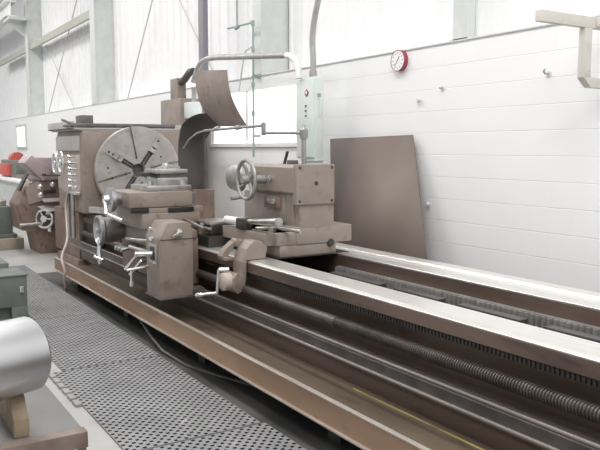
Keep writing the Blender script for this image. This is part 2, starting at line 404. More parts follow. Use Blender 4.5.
# toothed strip between the ways
b = MB(); b.box(-4.75, XR, 3.325, 3.40, .46, .61, 0)
x = -4.75
while x < XR: b.prism([(x, 3.326), (x + .010, 3.305), (x + .022, 3.305), (x + .032, 3.326)], .49, .605, 'Z'); x += .042
b.obj('toothed_strip', 'steel_dull', bed, smooth=False)
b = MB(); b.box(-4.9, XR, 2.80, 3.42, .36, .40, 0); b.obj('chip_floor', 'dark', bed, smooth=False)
b = MB()
for x0, x1 in ((-4.15, -3.60), (-3.45, -3.05), (-2.90, -2.45), (-2.3, -1.75), (-1.55, -.9)): b.box(x0, x1, 2.85, 2.92, .66, .692, .006); b.box(x0 + .1, x0 + .18, 2.80, 2.90, .5, .67, .004)
for o in islands(b, 'rib_cover', 'dark', bed, False): pass
b = MB(); b.box(XL, XR, 2.478, 2.55, .272, .358, .004); b.obj('bed_skirt', 'darkgrey', bed, smooth=False)
# lead screw with real thread, feed rods
def thread(x0, x1, y, z, r, pitch, depth, n=14):
    t = bmesh.new(); rings = []; x = x0; i = 0
    prof = [0, 0, 1, 1]
    while x < x1:
        rr = r - depth * prof[i % 4]
        rings.append([t.verts.new((x + pitch * k / n * .0, y + rr * math.cos(2 * PI * k / n), z + rr * math.sin(2 * PI * k / n))) for k in range(n)])
        x += pitch * (.4 if i % 2 == 0 else .1); i += 1
    for A, B in zip(rings, rings[1:]):
        for k in range(n): t.faces.new((A[k], B[k], B[(k + 1) % n], A[(k + 1) % n]))
    return t
b = MB(); b._take(thread(-3.6, XR, 2.525, .487, .036, .017, .006)); b.tube([(-9.3, 2.525, .487), (-3.6, 2.525, .487)], .035, 16); b.obj('lead_screw', 'screw', LX)
b = MB(); b.tube([(-9.3, 2.44, .393), (XR, 2.44, .393)], .012, 12); b.obj('feed_rod', 'rod', LX)
b = MB(); b.tube([(-9.3, 2.36, .346), (XR, 2.36, .346)], .012, 12); b.obj('feed_rod', 'rod', LX)
# chip tray
b = MB(); b.prism([(1.985, .165), (2.0, .165), (2.0, .30), (1.985, .30)], -8.55, XR, 'X')
b.obj('tray_wall', 'tray', LX, smooth=False)
b = MB(); b.prism([(2.0, .17), (2.52, .14), (2.52, .155), (2.0, .185)], -8.6, XR, 'X'); tr = b.obj('chip_tray', 'tray_in', LX, smooth=False)
b = MB(); b.box(-8.56, XR, 1.978, 2.008, .296, .306, .003); b.obj('tray_rim', 'edge', tr, smooth=False)
b = MB(); b.box(-8.56, XR, 1.968, 1.99, .158, .170, .003); b.obj('tray_rim', 'edge', tr, smooth=False)
b = MB(); b.box(-3.3, XR, 2.428, 2.444, .15, .164, 0); lab(b.obj('yellow_line', 'yellow', tr, smooth=False), 'worn yellow painted line on the tray floor')
b = MB()
x = -8.2
while x < XR: b.box(x, x + .12, 2.12, 2.3, 0, .155, .004); x += 1.7
islands(b, 'tray_support', 'dark', tr, smooth=False)
b = MB()
x = -9.2
while x < XR: b.box(x, x + .5, 2.55, 3.75, 0, .152, .01); x += 1.95
islands(b, 'bed_foot', 'bed', bed, smooth=False)

# headstock
b = MB(); b.box(-10.27, -9.0, 2.47, 3.80, .74, 1.79, .05); hs = b.obj('headstock', 'paint', LX)
b = MB(); b.box(-10.27, -9.35, 2.49, 3.78, .13, .74, .015); b.box(-10.33, -9.25, 2.45, 3.8, 0, .13, .01); b.obj('headstock_leg', 'paint_dark', hs)
b = MB(); b.box(-9.36, -8.7, 2.56, 3.7, .15, .735, .01); b.obj('bed_gap_shade', 'dark', hs)  # black block put in for the shade of the gap under the faceplate
b = MB(); b.box(-10.68, -10.28, 2.50, 3.6, .14, .74, .02); b.obj('gear_cover', 'paint_dark', hs)
b = MB(); b.box(-10.40, -9.02, 2.39, 3.80, 1.80, 1.815, .004); b.box(-10.40, -9.1, 2.39, 2.41, 1.80, 1.90, .004); b.box(-10.40, -9.02, 3.76, 3.79, 1.80, 1.87, .004); b.box(-10.4, -9.03, 2.44, 3.78, 1.785, 1.80, 0); b.obj('top_tray', 'palegrey', hs)
b = MB(); b.tube([(-9.08, 2.35, 1.845), (-9.08, 3.72, 1.85)], .028, 12); b.tube([(-9.08, 2.42, 1.85), (-9.4, 2.34, 1.92)], .017, 8); b.tube([(-9.08, 2.40, 1.84), (-9.4, 2.36, 1.845)], .015, 8)
b.box(-9.75, -9.45, 2.60, 2.75, 1.815, 1.99, .01); b.obj('top_bar', 'darkgrey', hs)
b = MB(); b.box(-10.2, -9.1, 2.44, 2.475, 1.53, 1.72, .01); b.obj('name_plate', 'palegrey', hs)
b = MB(); b.box(-10.15, -9.1, 2.445, 2.475, 1.02, 1.48, .008); b.obj('control_panel', 'paint_pale', hs)
for xx, zz, r_ in ((-9.93, 1.36, .13), (-9.62, 1.38, .13)):
    b = MB(); b.torus((xx, 2.36, zz), (0, -1, 0), r_, .016, 32, 8); b.spin([(-.09, .04), (.01, .04), (.02, .03), (.02, 0)], (xx, 2.36, zz), (0, -1, 0), 18)
    for k in range(3):
        a = k * 2 * PI / 3 + .4; b.tube([(xx, 2.365, zz), (xx + r_ * math.cos(a), 2.36, zz + r_ * math.sin(a))], .012, 8)
    b.obj('selector_wheel', 'chrome', hs)
for k in range(6):
    b = MB(); z = 1.08 + k * .075
    b.tube([(-9.22, 2.45, z), (-9.22, 2.39, z)], .014, 8); b.spin([(0, 0), (0, .022), (.03, .028), (.05, .02), (.055, 0)], (-9.22, 2.39, z), (-.2, -1, .2), 12); b.obj('gear_lever', 'chrome', hs)
b = MB(); b.box(-9.85, -9.1, 2.40, 2.47, .98, 1.02, .006); b.obj('panel_shelf', 'chrome', hs)
for xx in (-9.55, -9.32):
    b = MB(); b.tube([(xx, 2.42, .98), (xx, 2.42, .42)], .022, 10); b.obj('control_rod', 'steel', hs)
b = MB(); b.tube([(-10.0, 2.47, 1.20), (-10.25, 2.3, 1.20)], .012, 8); b.spin([(0, 0), (0, .02), (.05, .02), (.05, 0)], (-10.25, 2.3, 1.20), (-.8, -.5, 0), 10); b.obj('speed_lever', 'black', hs)
# chuck guard ring behind the plate
b = MB(); b.spin([(0, .33), (.06, .33), (.06, 0)], (-9.0, YC, ZC), (1, 0, 0), 40); b.obj('spindle_nose', 'darkgrey', hs)

# faceplate with real slots
def carve(o, cutters):
    for c in cutters:
        m = o.modifiers.new('b', 'BOOLEAN'); m.operation = 'DIFFERENCE'; m.object = c; m.solver = 'EXACT'
    bpy.context.view_layer.update()
    dg = bpy.context.evaluated_depsgraph_get()
    me = bpy.data.meshes.new_from_object(o.evaluated_get(dg)); old = o.data
    o.modifiers.clear(); o.data = me; bpy.data.meshes.remove(old)
    for c in cutters: 
        me = c.data; bpy.data.objects.remove(c); bpy.data.meshes.remove(me)
    for p in o.data.polygons: p.use_smooth = True
    o.data.set_sharp_from_angle(angle=math.radians(30))
XF = -8.86
b = MB(); b.spin([(0, 0), (0, .545), (-.008, .553), (-.075, .553), (-.085, .54), (-.085, 0)], (XF, YC, ZC), (1, 0, 0), 96); fp = b.obj('faceplate', 'plate', hs)
def polar_box(deg, r0, r1, w_, x0, x1):
    a = math.radians(deg); rm = (r0 + r1) / 2
    m = MB(); m.obox(((x0 + x1) / 2, YC + rm * math.cos(a), ZC + rm * math.sin(a)), (x1 - x0, r1 - r0, w_), (a, 0, 0), 0); return m
JAWS = (55, 149, 236, 325); SL = (101, 195, 281, 11)
cut = []
hl = MB(); hl.spin([(-.2, 0), (-.2, .085), (.2, .085), (.2, 0)], (XF, YC, ZC), (1, 0, 0), 32); cut.append(hl.obj('c', 'dark', hs))
for d in JAWS:
    cut.append(polar_box(d, .05, .50, .066, XF - .03, XF + .03).obj('c', 'dark', hs))
for d in SL:
    cut.append(polar_box(d, .155, .60, .028, XF - .05, XF + .03).obj('c', 'dark', hs))
carve(fp, cut)
b = MB()
for d in JAWS:
    for s in (-1, 1):
        a = math.radians(d); m_ = (.29)
        b.obox((XF - .027, YC + m_ * math.cos(a) - s * .018 * math.sin(a), ZC + m_ * math.sin(a) + s * .018 * math.cos(a)), (.012, .40, .010), (a, 0, 0), .001)
for d in JAWS:
    a = math.radians(d); b.tube([(XF - .018, YC + .09 * math.cos(a), ZC + .09 * math.sin(a)), (XF - .018, YC + .48 * math.cos(a), ZC + .48 * math.sin(a))], .013, 8)
islands(b, 'jaw_screw', 'darkgrey', fp)
for d in JAWS: polar_box(d, .09, .495, .064, XF - .0298, XF - .0285).obj('slot_floor', 'dark', fp)
b = MB(); b.spin([(0, 0), (0, .12), (-.01, .12), (-.01, 0)], (XF - .088, YC, ZC), (1, 0, 0), 32); b.obj('bore', 'black', fp)
for d, r0, r1 in ((149, .27, .50), (55, .28, .50), (236, .30, .48), (325, .30, .48)):
    a = math.radians(d); jm = polar_box(d, r0, r1, .07, XF - .028, XF + .02)
    j = jm
    for k, (ra, h) in enumerate(((r0 + .02, .045), (r0 + .09, .03))):
        q = (XF + .03, YC + ra * math.cos(a), ZC + ra * math.sin(a)); j.obox(q, (h, .05, .07), (a, 0, 0), .003)
    j = j.obj('jaw', 'plate', fp)
    s = MB()
    for k in range(3):
        rr = r1 - .05 - k * .055
        s.spin([(0, 0), (.006, 0), (.006, .014), (0, .014)], (XF + .018, YC + rr * math.cos(a), ZC + rr * math.sin(a)), (1, 0, 0), 12)
    islands(s, 'jaw_bolt', 'dark', fp)
b = MB()
for d, rr in ((101, .16), (195, .13), (195, .36), (11, .33), (281, .3), (30, .34), (175, .40)):
    a = math.radians(d); b.spin([(0, 0), (.002, 0), (.002, .013), (0, .013)], (XF, YC + rr * math.cos(a), ZC + rr * math.sin(a)), (1, 0, 0), 14)
islands(b, 'bolt_hole', 'dark', fp)

# motor housing behind the headstock
b = MB(); b.box(-10.3, -9.55, 4.005, 4.385, .02, 2.265, .015); mh = b.obj('motor_housing', 'paint', LX)
b = MB(); b.box(-9.97, -9.70, 4.03, 4.165, 2.265, 2.555, .012); b.obj('terminal_box', 'paint', mh)
b = MB(); b.tube([(-9.76, 4.1, 2.49), (-9.5, 4.06, 2.52), (-9.3, 4.05, 2.60), (-9.18, 4.05, 2.60)], .05, 12); b.obj('cable_boot', 'guard_dark', mh)
b = MB(); b.box(-9.55, -9.25, 4.06, 4.2, 1.98, 2.2, .01); b.obj('relay_case', 'cabinet', mh)
b = MB(); b.tube([(-9.35, 4.13, 2.19), (-9.35, 4.13, 2.40)], .035, 10); b.obj('cable_gland', 'galv', mh)

# ---------------- carriage
b = MB(); b.box(-6.95, -5.85, 2.16, 2.78, .712, .865, .012); b.box(-6.9, -5.9, 2.75, 3.72, .712, .79, .012)
cg = b.obj('carriage', 'paint', LX)
b = MB(); b.box(-6.62, -5.93, 2.12, 2.66, .865, 1.0, .012); b.box(-6.6, -5.95, 2.06, 2.7, 1.0, 1.045, .004)
cs = b.obj('cross_slide', 'paint', cg)
b = MB(); b.box(-5.936, -5.925, 2.36, 2.60, 1.005, 1.045, .002); b.box(-5.936, -5.925, 2.02, 2.18, 1.01, 1.05, .002); islands(b, 'slide_slot', 'black', cs)
b = MB(); b.box(-6.55, -5.96, 2.02, 2.60, 1.05, 1.185, .015); cp = b.obj('compound_slide', 'paint', cg)
b = MB(); b.box(-6.5, -6.0, 2.56, 2.66, 1.06, 1.17, .01); b.obj('slide_end', 'steel', cp)
b = MB(); b.spin([(0, 0), (0, .05), (.04, .055), (.05, .07), (.06, .105), (.10, .11), (.105, .10), (.11, .045), (.15, .04), (.15, 0)], (-6.2, 2.02, 1.115), (0, -1, 0), 36); hw = b.obj('compound_handwheel', 'bright', cp)
b = MB(); b.tube([(-6.2, 1.88, 1.115), (-6.12, 1.87, 1.04), (-6.05, 1.85, 1.00)], .017, 10); b.tube([(-6.05, 1.86, 1.0), (-5.98, 1.96, .95)], .022, 10); b.obj('crank', 'chrome', hw)
# tool post
b = MB(); b.box(-6.45, -6.02, 2.20, 2.62, 1.185, 1.235, .01); tp = b.obj('tool_post', 'steel', cp)
b = MB(); b.box(-6.38, -6.1, 2.33, 2.62, 1.235, 1.30, .008); b.box(-6.38, -6.1, 2.31, 2.62, 1.335, 1.375, .006); b.obj('tool_block', 'steel', tp)
b = MB(); b.box(-6.36, -6.12, 2.36, 2.6, 1.30, 1.336, .003); b.obj('tool_clamp', 'darkgrey', tp)
b = MB(); b.box(-6.26, -6.21, 2.22, 2.58, 1.31, 1.345, .003); b.obj('tool_bit', 'dark', tp)
b = MB()
b.spin([(0, 0), (0, .032), (.02, .036), (.05, .028), (.055, 0)], (-6.24, 2.46, 1.375), (0, 0, 1), 14); b.tube([(-6.24, 2.46, 1.40), (-6.18, 2.36, 1.385)], .009, 8); b.tube([(-6.24, 2.46, 1.41), (-6.12, 2.55, 1.39)], .012, 8)
b.obj('clamp_lever', 'chrome', tp)
for xx, yy in ((-6.08, 2.26), (-6.08, 2.56), (-6.05, 2.3)):
    b = MB(); b.spin([(0, 0), (0, .025), (.04, .025), (.04, 0)], (xx, yy, 1.20 if yy > 2.27 and yy < 2.5 else 1.235), (0, 0, 1), 6); b.obj('clamp_nut', 'chrome', tp)
# apron
ap_poly = [(2.05, .375), (2.335, .375), (2.335, .86), (2.325, .95), (2.29, .975), (2.12, .975), (2.05, .85)]
b = MB(); b.prism(ap_poly, -5.66, -5.35, 'X', .012); ap = b.obj('apron', 'paint', cg)
b = MB(); b.box(-6.95, -5.66, 2.27, 2.52, .40, .80, .015); b.box(-6.4, -5.64, 2.2, 2.5, .80, .87, .01); b.obj('apron_gearbox', 'paint_dark', ap)
b = MB(); b.box(-5.67, -5.335, 2.04, 2.345, .362, .377, .003); b.obj('bottom_plate', 'darkgrey', ap)
b = MB(); b.spin([(0, 0), (0, .045), (.05, .045), (.05, 0)], (-5.35, 2.37, .405), (1, 0, 0), 20); b.obj('rod_bearing', 'rod', ap)
b = MB(); b.box(-5.353, -5.346, 2.055, 2.33, .838, .843, 0); b.obj('cover_seam', 'dark', ap)
b = MB(); b.spin([(0, .03), (.03, .03), (.035, .026), (.035, 0)], (-5.35, 2.21, .895), (1, 0, 0), 20); b.tube([(-5.32, 2.21, .895), (-5.29, 2.21, .895)], .018, 12); b.obox((-5.30, 2.18, .885), (.03, .10, .03), (.5, 0, 0), .008); b.obj('feed_knob', 'steel', ap)
b = MB(); b.box(-5.56, -5.40, 2.035, 2.055, .64, .80, .006); b.obj('lever_plate', 'steel', ap)
b = MB(); b.tube([(-5.48, 2.04, .72), (-5.50, 1.90, .725)], .024, 12); b.obj('feed_lever', 'chrome', ap)
b = MB(); b.box(-5.53, -5.43, 2.03, 2.04, .67, .78, .003); b.obj('lever_slot', 'black', ap)
b = MB(); b.spin([(0, 0), (0, .018), (.03, .018), (.04, 0)], (-5.5, 2.05, .84), (0, -1, 0), 12); b.spin([(0, 0), (0, .016), (.03, .016), (.04, 0)], (-5.60, 2.09, .90), (0, -1, .3), 12); b.obj('oil_nipple', 'chrome', ap)
b = MB(); b.tube([(-5.6, 2.06, .60), (-5.6, 1.86, .585)], .013, 8); b.tube([(-5.6, 1.90, .60), (-5.6, 1.90, .48)], .010, 8); b.spin([(-.02, 0), (-.02, .018), (.02, .018), (.02, 0)], (-5.6, 1.90, .47), (0, 0, 1), 10); b.obj('half_nut_lever', 'chrome', ap)
# big traverse handwheel
b = MB(); b.spin([(0, 0), (0, .07), (.05, .09), (.10, .118), (.22, .122), (.24, .14), (.27, .14), (.275, .125), (.24, .10), (.24, .03), (.29, .03), (.29, 0)], (-6.6, 2.20, .805), (0, -1, 0), 40); tw = b.obj('traverse_handwheel', 'bright', ap)
b = MB(); b.box(-6.72, -6.48, 2.18, 2.3, .70, .90, .03); b.obj('wheel_housing', 'paint_dark', ap)
b = MB(); b.tube([(-6.6, 1.95, .72), (-6.58, 1.93, .60), (-6.55, 1.93, .50)], .02, 10); b.tube([(-6.62, 1.90, .56), (-6.45, 1.93, .545)], .014, 8); b.obj('wheel_handle', 'chrome', tw)
b = MB(); b.obox((-7.0, 2.24, .93), (1.25, .06, .06), (0, -.02, .12), .01); b.obj('carriage_arm', 'steel', cg)
for (xa, za), (xb, zb) in (((-6.05, .62), (-6.15, .50)), ((-5.92, .60), (-6.02, .47))):
    b = MB(); b.tube([(xa, 2.10, za), (xb, 2.03, zb)], .014, 10); b.tube([(xa, 2.27, za - .01), (xa, 2.10, za)], .016, 10); b.obj('feed_handle', 'chrome', ap)
b = MB(); b.tube([(-6.3, 2.10, .75), (-5.66, 2.14, .79)], .014, 10); b.tube([(-6.3, 2.10, .75), (-6.3, 2.27, .75)], .02, 10); b.tube([(-6.1, 2.06, .70), (-5.8, 2.2, .66)], .02, 10); b.obj('reverse_lever', 'steel', ap)
for xx in (-6.42, -6.34, -6.26):
    b = MB(); b.tube([(xx, 2.27, .70), (xx, 2.06, .66)], .018, 10); b.spin([(0, 0), (0, .024), (.03, .024), (.03, 0)], (xx, 2.06, .66), (0, -1, -.1), 10); b.obj('feed_plunger', 'steel', ap)
# splash guards at the back of the carriage
gr = []
for i in range(11):
    u = i / 10; z = 2.42 - .61 * u; y0 = 3.33 + .18 * u + .05 * math.sin(PI * u) * -1.2
    xl = -7.50 + .05 * u + .12 * math.sin(PI * u) * .0; gr.append([(xl + (.80 * j / 4), y0 + .02 * u * j / 4, z - .065 * j / 4 + .045 * u * j / 4) for j in range(5)])
b = MB(); b.sheet(gr, .006); g1 = b.obj('curved_guard', 'guard', cg)
lab(g1, 'brown curved sheet guard under the conduit')
Lp = [(-7.6, 3.155, 1.03), (-7.6, 3.155, 1.543), (-7.57, 3.16, 1.70), (-7.50, 3.165, 1.82), (-7.22, 3.17, 1.905), (-6.90, 3.17, 1.925)]
Rp = [(-7.6, 3.48, 1.02), (-7.6, 3.48, 1.60), (-7.56, 3.49, 1.68), (-7.50, 3.495, 1.73), (-7.42, 3.50, 1.78), (-7.30, 3.50, 1.815)]
gr = [[a.lerp(c, j / 5) for j in range(6)] for a, c in zip(smooth_line(Lp), smooth_line(Rp))]
b = MB(); b.sheet(gr, .006); g2 = b.obj('arched_guard', 'guard_dark', cg); lab(g2, 'dark grey arched guard behind the tool post')
b = MB(); b.box(-7.6, -7.4, 3.28, 3.50, .712, 1.10, .006); b.obj('guard_bracket', 'paint_dark', g2)
b = MB(); b.tube([(-7.5, 3.42, .78), (-7.5, 3.42, 1.60), (-7.45, 3.44, 2.0), (-7.35, 3.38, 2.2)], .016, 8); b.obj('guard_stay', 'guard_dark', g1)
# flat strips on the ways between carriage and tailstock
b = MB(); b.box(-5.87, -5.63, 2.60, 3.60, .713, .80, .01); b.obj('way_wiper', 'dark', cg)
b = MB(); b.box(-6.0, -5.55, 2.56, 2.60, .872, .89, .004); b.box(-5.97, -5.65, 2.62, 3.2, .905, .925, .004); b.box(-5.95, -5.8, 2.7, 3.1, .8, .905, .004); b.obj('swarf_plate', 'steel', cg)
b = MB(); b.tube([(-5.95, 2.50, .87), (-5.95, 2.50, .95), (-5.62, 2.55, .88)], .012, 8); b.obj('stop_wire', 'steel', cg)

# ---------------- tailstock
b = MB()
b.box(-5.70, -4.86, 2.985, 3.30, .90, 1.195, .012)
b.prism([(2.985, 1.19), (2.945, 1.215), (2.94, 1.41), (2.965, 1.432), (3.31, 1.432), (3.31, 1.19)], -5.50, -4.80, 'X', .006)
ts = b.obj('tailstock', 'paint_tail', LX)
b = MB(); b.box(-4.83, -4.765, 2.957, 3.318, 1.118, 1.436, .012); ep = b.obj('end_cover', 'paint_tail', ts)
b = MB(); b.spin([(0, 0), (.003, 0), (.003, .018), (0, .018)], (-4.766, YC, 1.285), (1, 0, 0), 16)
for yy in (2.985, 3.29):
    for zz in (1.145, 1.41): b.spin([(0, 0), (.004, 0), (.004, .012), (0, .012)], (-4.766, yy, zz), (1, 0, 0), 8)
islands(b, 'cover_bolt', 'dark', ep)
b = MB(); b.box(-4.99, -4.79, 3.0, 3.33, .92, 1.125, .012); b.box(-5.40, -4.97, 2.972, 3.0, .96, 1.18, .01); b.obj('pillar', 'paint_tail', ts)
b = MB(); b.box(-5.57, -4.8, 2.80, 3.50, .80, .90, .012); b.box(-5.6, -4.86, 2.72, 3.2, .80, .90, .008); b.box(-5.55, -4.8, 2.825, 3.36, .713, .80, .008); b.box(-5.2, -4.79, 2.97, 3.51, .80, .94, .012); bs = b.obj('base', 'paint_tail', ts)
b = MB(); b.spin([(0, 0), (.012, 0), (.012, .03), (0, .035)], (-4.795, 3.30, .80), (1, 0, 0), 14); b.obj('plug', 'dark', bs)
b = MB(); b.box(-5.63, -4.78, 2.79, 3.48, .704, .714, .002); islands(b, 'shoe', 'dark', bs)
for xx in (-4.95, -5.40):
    b = MB(); b.spin([(0, 0), (0, .035), (.035, .035), (.04, .02), (.06, .02), (.06, 0)], (xx, 2.84, .90), (0, 0, 1), 6); b.obj('clamp_bolt', 'steel', bs)
b = MB(); b.spin([(0, 0), (0, .020), (.02, .024), (.03, 0)], (-5.14, 2.942, 1.315), (0, -1, 0), 14); b.obj('oil_cup', 'chrome', ts)
b = MB(); b.box(-5.28, -5.02, 2.955, 2.975, 1.07, 1.17, .004); lv = b.obj('clutch_plate', 'paint_dark', ts)
b = MB(); b.box(-5.2, -5.08, 2.935, 2.957, 1.11, 1.15, .006); b.obj('grip', 'chrome', lv)
# handwheel on the front
hc = Vector((-5.25, 2.77, 1.305))
b = MB(); b.torus(hc, (0, 1, 0), .158, .016, 48, 10)
for k in range(4):
    a = k * PI / 2 + .5; b.tube([(hc.x, hc.y + .03, hc.z), (hc.x + .1 * math.cos(a), hc.y + .025, hc.z + .1 * math.sin(a)), (hc.x + .156 * math.cos(a), hc.y, hc.z + .156 * math.sin(a))], [.018, .014, .012], 8)
b.spin([(-.04, 0), (-.04, .03), (.0, .036), (.18, .036), (.2, 0)], hc, (0, 1, 0), 18); wh = b.obj('handwheel', 'steel_dull', ts)
b = MB(); b.tube([hc + Vector((-.06, -.005, -.15)), hc + Vector((-.06, -.11, -.155))], [.011, .016], 10); b.obj('crank_handle', 'steel', wh)
b = MB(); b.spin([(-.10, 0), (-.095, .05), (-.075, .09), (-.04, .115), (0, .125), (.02, .125), (.02, .05), (.12, .05)], (-5.53, 2.84, 1.315), (0, 1, 0), 36); b.obj('dial_dome', 'steel_dull', ts)
b = MB(); b.tube([(-5.53, 2.86, 1.31), (-5.46, 3.02, 1.31)], .05, 16); b.obj('dial_shaft', 'darkgrey', ts)
# clamp lever lying in front of the tailstock
b = MB(); b.tube([(-5.20, 2.74, .965), (-4.67, 2.74, 1.005)], [.018, .036], 16); b.tube([(-4.669, 2.74, 1.0051), (-4.667, 2.74, 1.0053)], .026, 16); lv = b.obj('clamp_handle', 'steel', ts)
b = MB(); b.tube([(-5.56, 2.74, .955), (-5.30, 2.74, .958)], .032, 12); lab(b.obj('handle_tip', 'white', lv), 'white sleeve of the clamp handle')
b = MB(); b.box(-5.31, -5.16, 2.70, 2.78, .90, .99, .01); b.obj('handle_socket', 'dark', lv)
b = MB(); b.tube([(-5.14, 2.80, .91), (-4.9, 2.86, .935), (-4.62, 2.9, .93)], .015, 10); b.obj('clamp_bar', 'steel', ts)
b = MB(); b.tube([(-5.19, 3.1, 1.43), (-5.14, 3.1, 1.535)], .013, 10); b.obj('quill_lock', 'dark', ts)
b = MB(); b.box(-5.12, -5.03, 3.08, 3.14, 1.43, 1.465, .006); b.obj('oil_filler', 'darkgrey', ts)
# articulated arm on a post
b = MB(); b.tube([(-4.95, YC, 1.43), (-4.95, YC, 1.66)], .02, 12); b.spin([(0, 0), (0, .03), (.02, .034), (.07, .034), (.09, .015), (.11, .012), (.11, 0)], (-4.95, YC, 1.64), (0, 0, 1), 16); arm = b.obj('arm_post', 'steel_dull', ts)
b = MB(); b.tube([(-4.95, YC, 1.685), (-5.61, YC, 1.698)], .014, 10); b.spin([(-.02, .022), (.09, .022), (.10, 0)], (-5.615, YC, 1.695), (0, 0, 1), 12); b.obj('arm_link', 'steel_dull', arm)
b = MB(); b.tube([(-5.615, YC, 1.762), (-6.3, YC, 1.752), (-6.85, YC, 1.742)], .014, 10)
for xx in (-6.1, -6.55): b.tube([(xx - .04, YC, 1.755), (xx + .04, YC, 1.757)], .022, 10)
b.tube([(-6.85, YC, 1.742), (-7.05, YC, 1.72), (-7.25, YC, 1.66), (-7.42, YC, 1.56)], .009, 8); b.obj('arm_rod', 'steel_dull', arm)

# ---------------- crank bracket clamped on the front way
b = MB()
b.prism([(2.50, .60), (2.50, .70), (2.54, .80), (2.60, .855), (2.66, .855), (2.72, .80), (2.70, .715), (2.54, .713), (2.535, .60), (2.52, .49), (2.46, .46), (2.42, .50), (2.42, .58), (2.46, .62)], -4.97, -4.81, 'X', .006)
br = b.obj('steady_bracket', 'paint', LX)
b = MB(); b.prism([(2.42, .70), (2.46, .73), (2.56, .85), (2.545, .86), (2.44, .78), (2.41, .73)], -5.06, -4.98, 'X'); b.box(-5.06, -4.96, 2.52, 2.60, .80, .85, .008); b.box(-5.06, -4.95, 2.42, 2.50, .70, .725, .004); b.obj('bracket_ear', 'paint', br)
b = MB(); b.spin([(0, 0), (0, .07), (.06, .07), (.07, .055), (.07, 0)], (-4.89, 2.43, .55), (0, -1, 0), 28); b.obj('crank_boss', 'paint_pale', br)
b = MB(); b.tube([(-4.93, 2.36, .64), (-4.93, 2.345, .46)], .013, 10); b.tube([(-4.93, 2.36, .64), (-4.90, 2.43, .64)], .02, 10); b.tube([(-4.93, 2.35, .46), (-5.0, 2.26, .445)], .012, 10); b.spin([(-.03, .008), (-.01, .018), (.02, .02), (.05, .014), (.055, 0)], (-5.01, 2.25, .443), (-.5, -.8, -.1), 12); b.obj('crank_handle', 'chrome', br)

# hose and cable
b = MB(); b.tube(smooth_line([(-9.45, 2.42, 1.06), (-9.52, 2.38, .85), (-9.35, 2.34, .64), (-8.8, 2.2, .46), (-8.1, 1.96, .36), (-7.93, 1.945, .24), (-7.95, 1.945, .12), (-7.98, 1.96, .035), (-8.02, 1.98, .02)], 40), .015, 10); b.obj('power_cable', 'cable', LX)
b = MB(); b.tube([(-5.9, 2.03, .16), (-5.4, 1.985, .06), (-5.1, 1.965, .02), (-4.7, 1.98, .012), (-4.4, 2.06, .012), (-4.0, 2.2, .012)], .012, 8)
b.obj('drain_hose', 'cable_dark', LX)

# ------------------------------------------------------------------ rubber mats with real holes
def mat_mesh(x0, x1, y0, y1, px=.029, py=.029, h=.012):
    t = bmesh.new(); nx = max(1, round((x1 - x0) / px)); ny = max(1, round((y1 - y0) / py)); dx = (x1 - x0) / nx; dy = (y1 - y0) / ny
    cache = {}
    def V(x, y, z):
        k = (round(x, 5), round(y, 5), round(z, 5))
        if k not in cache: cache[k] = t.verts.new(k)
        return cache[k]
    for i in range(nx):
        for j in range(ny):
            cx, cy = x0 + (i + .5) * dx, y0 + (j + .5) * dy
            a, c = dx / 2, dy / 2
            O = [(cx - a, cy - c), (cx + a, cy - c), (cx + a, cy + c), (cx - a, cy + c)]
            if (i + j) % 2:
                ht = h
                t.faces.new([V(*p, ht) for p in O]); continue
            r = .35
            I = [(cx - dx * r, cy - dy * r), (cx + dx * r, cy - dy * r), (cx + dx * r, cy + dy * r), (cx - dx * r, cy + dy * r)]
            for k in range(4):
                k2 = (k + 1) % 4
                t.faces.new((V(*O[k], h), V(*O[k2], h), V(*I[k2], h), V(*I[k], h)))
                t.faces.new((V(*I[k], h), V(*I[k2], h), V(*I[k2], .003), V(*I[k], .003))).material_index = 1
            t.faces.new([V(*p, .003) for p in I]).material_index = 1
    for (xa, ya), (xb, yb) in (((x0, y0), (x1, y0)), ((x1, y0), (x1, y1)), ((x1, y1), (x0, y1)), ((x0, y1), (x0, y0))):
        t.faces.new([t.verts.new(p) for p in ((xa, ya, 0), (xb, yb, 0), (xb, yb, h), (xa, ya, h))])
    return t
mats = [(-10.0, -8.45, 1.36, 1.93, 'grey perforated rubber mat at the far end beside the headstock'),
        (-8.43, -6.72, 1.36, 1.93, 'grey perforated rubber mat below the big traverse handwheel'),
        (-6.70, -5.05, 1.20, 1.92, 'grey perforated rubber mat in the middle, in front of the apron'),
        (-5.03, -3.47, 1.13, 1.91, 'grey perforated rubber mat nearest but one, beside the steel cylinder'),
        (-3.45, -1.9, 1.06, 1.93, 'nearest grey perforated rubber mat at the bottom edge')]
for x0, x1, y0, y1, lb in mats:
    b = MB(); b._take(mat_mesh(x0, x1, y0, y1)); b = b.obj('rubber_mat', 'rubber', smooth=False); b.data.materials.append(M['dark']); tag(b, lb, 'mat', 'rubber mats along the lathe')

    if y0 == 1.13:
        for k in range(6):
            q = MB(); q.box(x0 + .02 + k * .125, x0 + .115 + k * .125, y0 - .04, y0 - .004, 0, .02, .003); q.obj('edge_tab', 'tab', b)

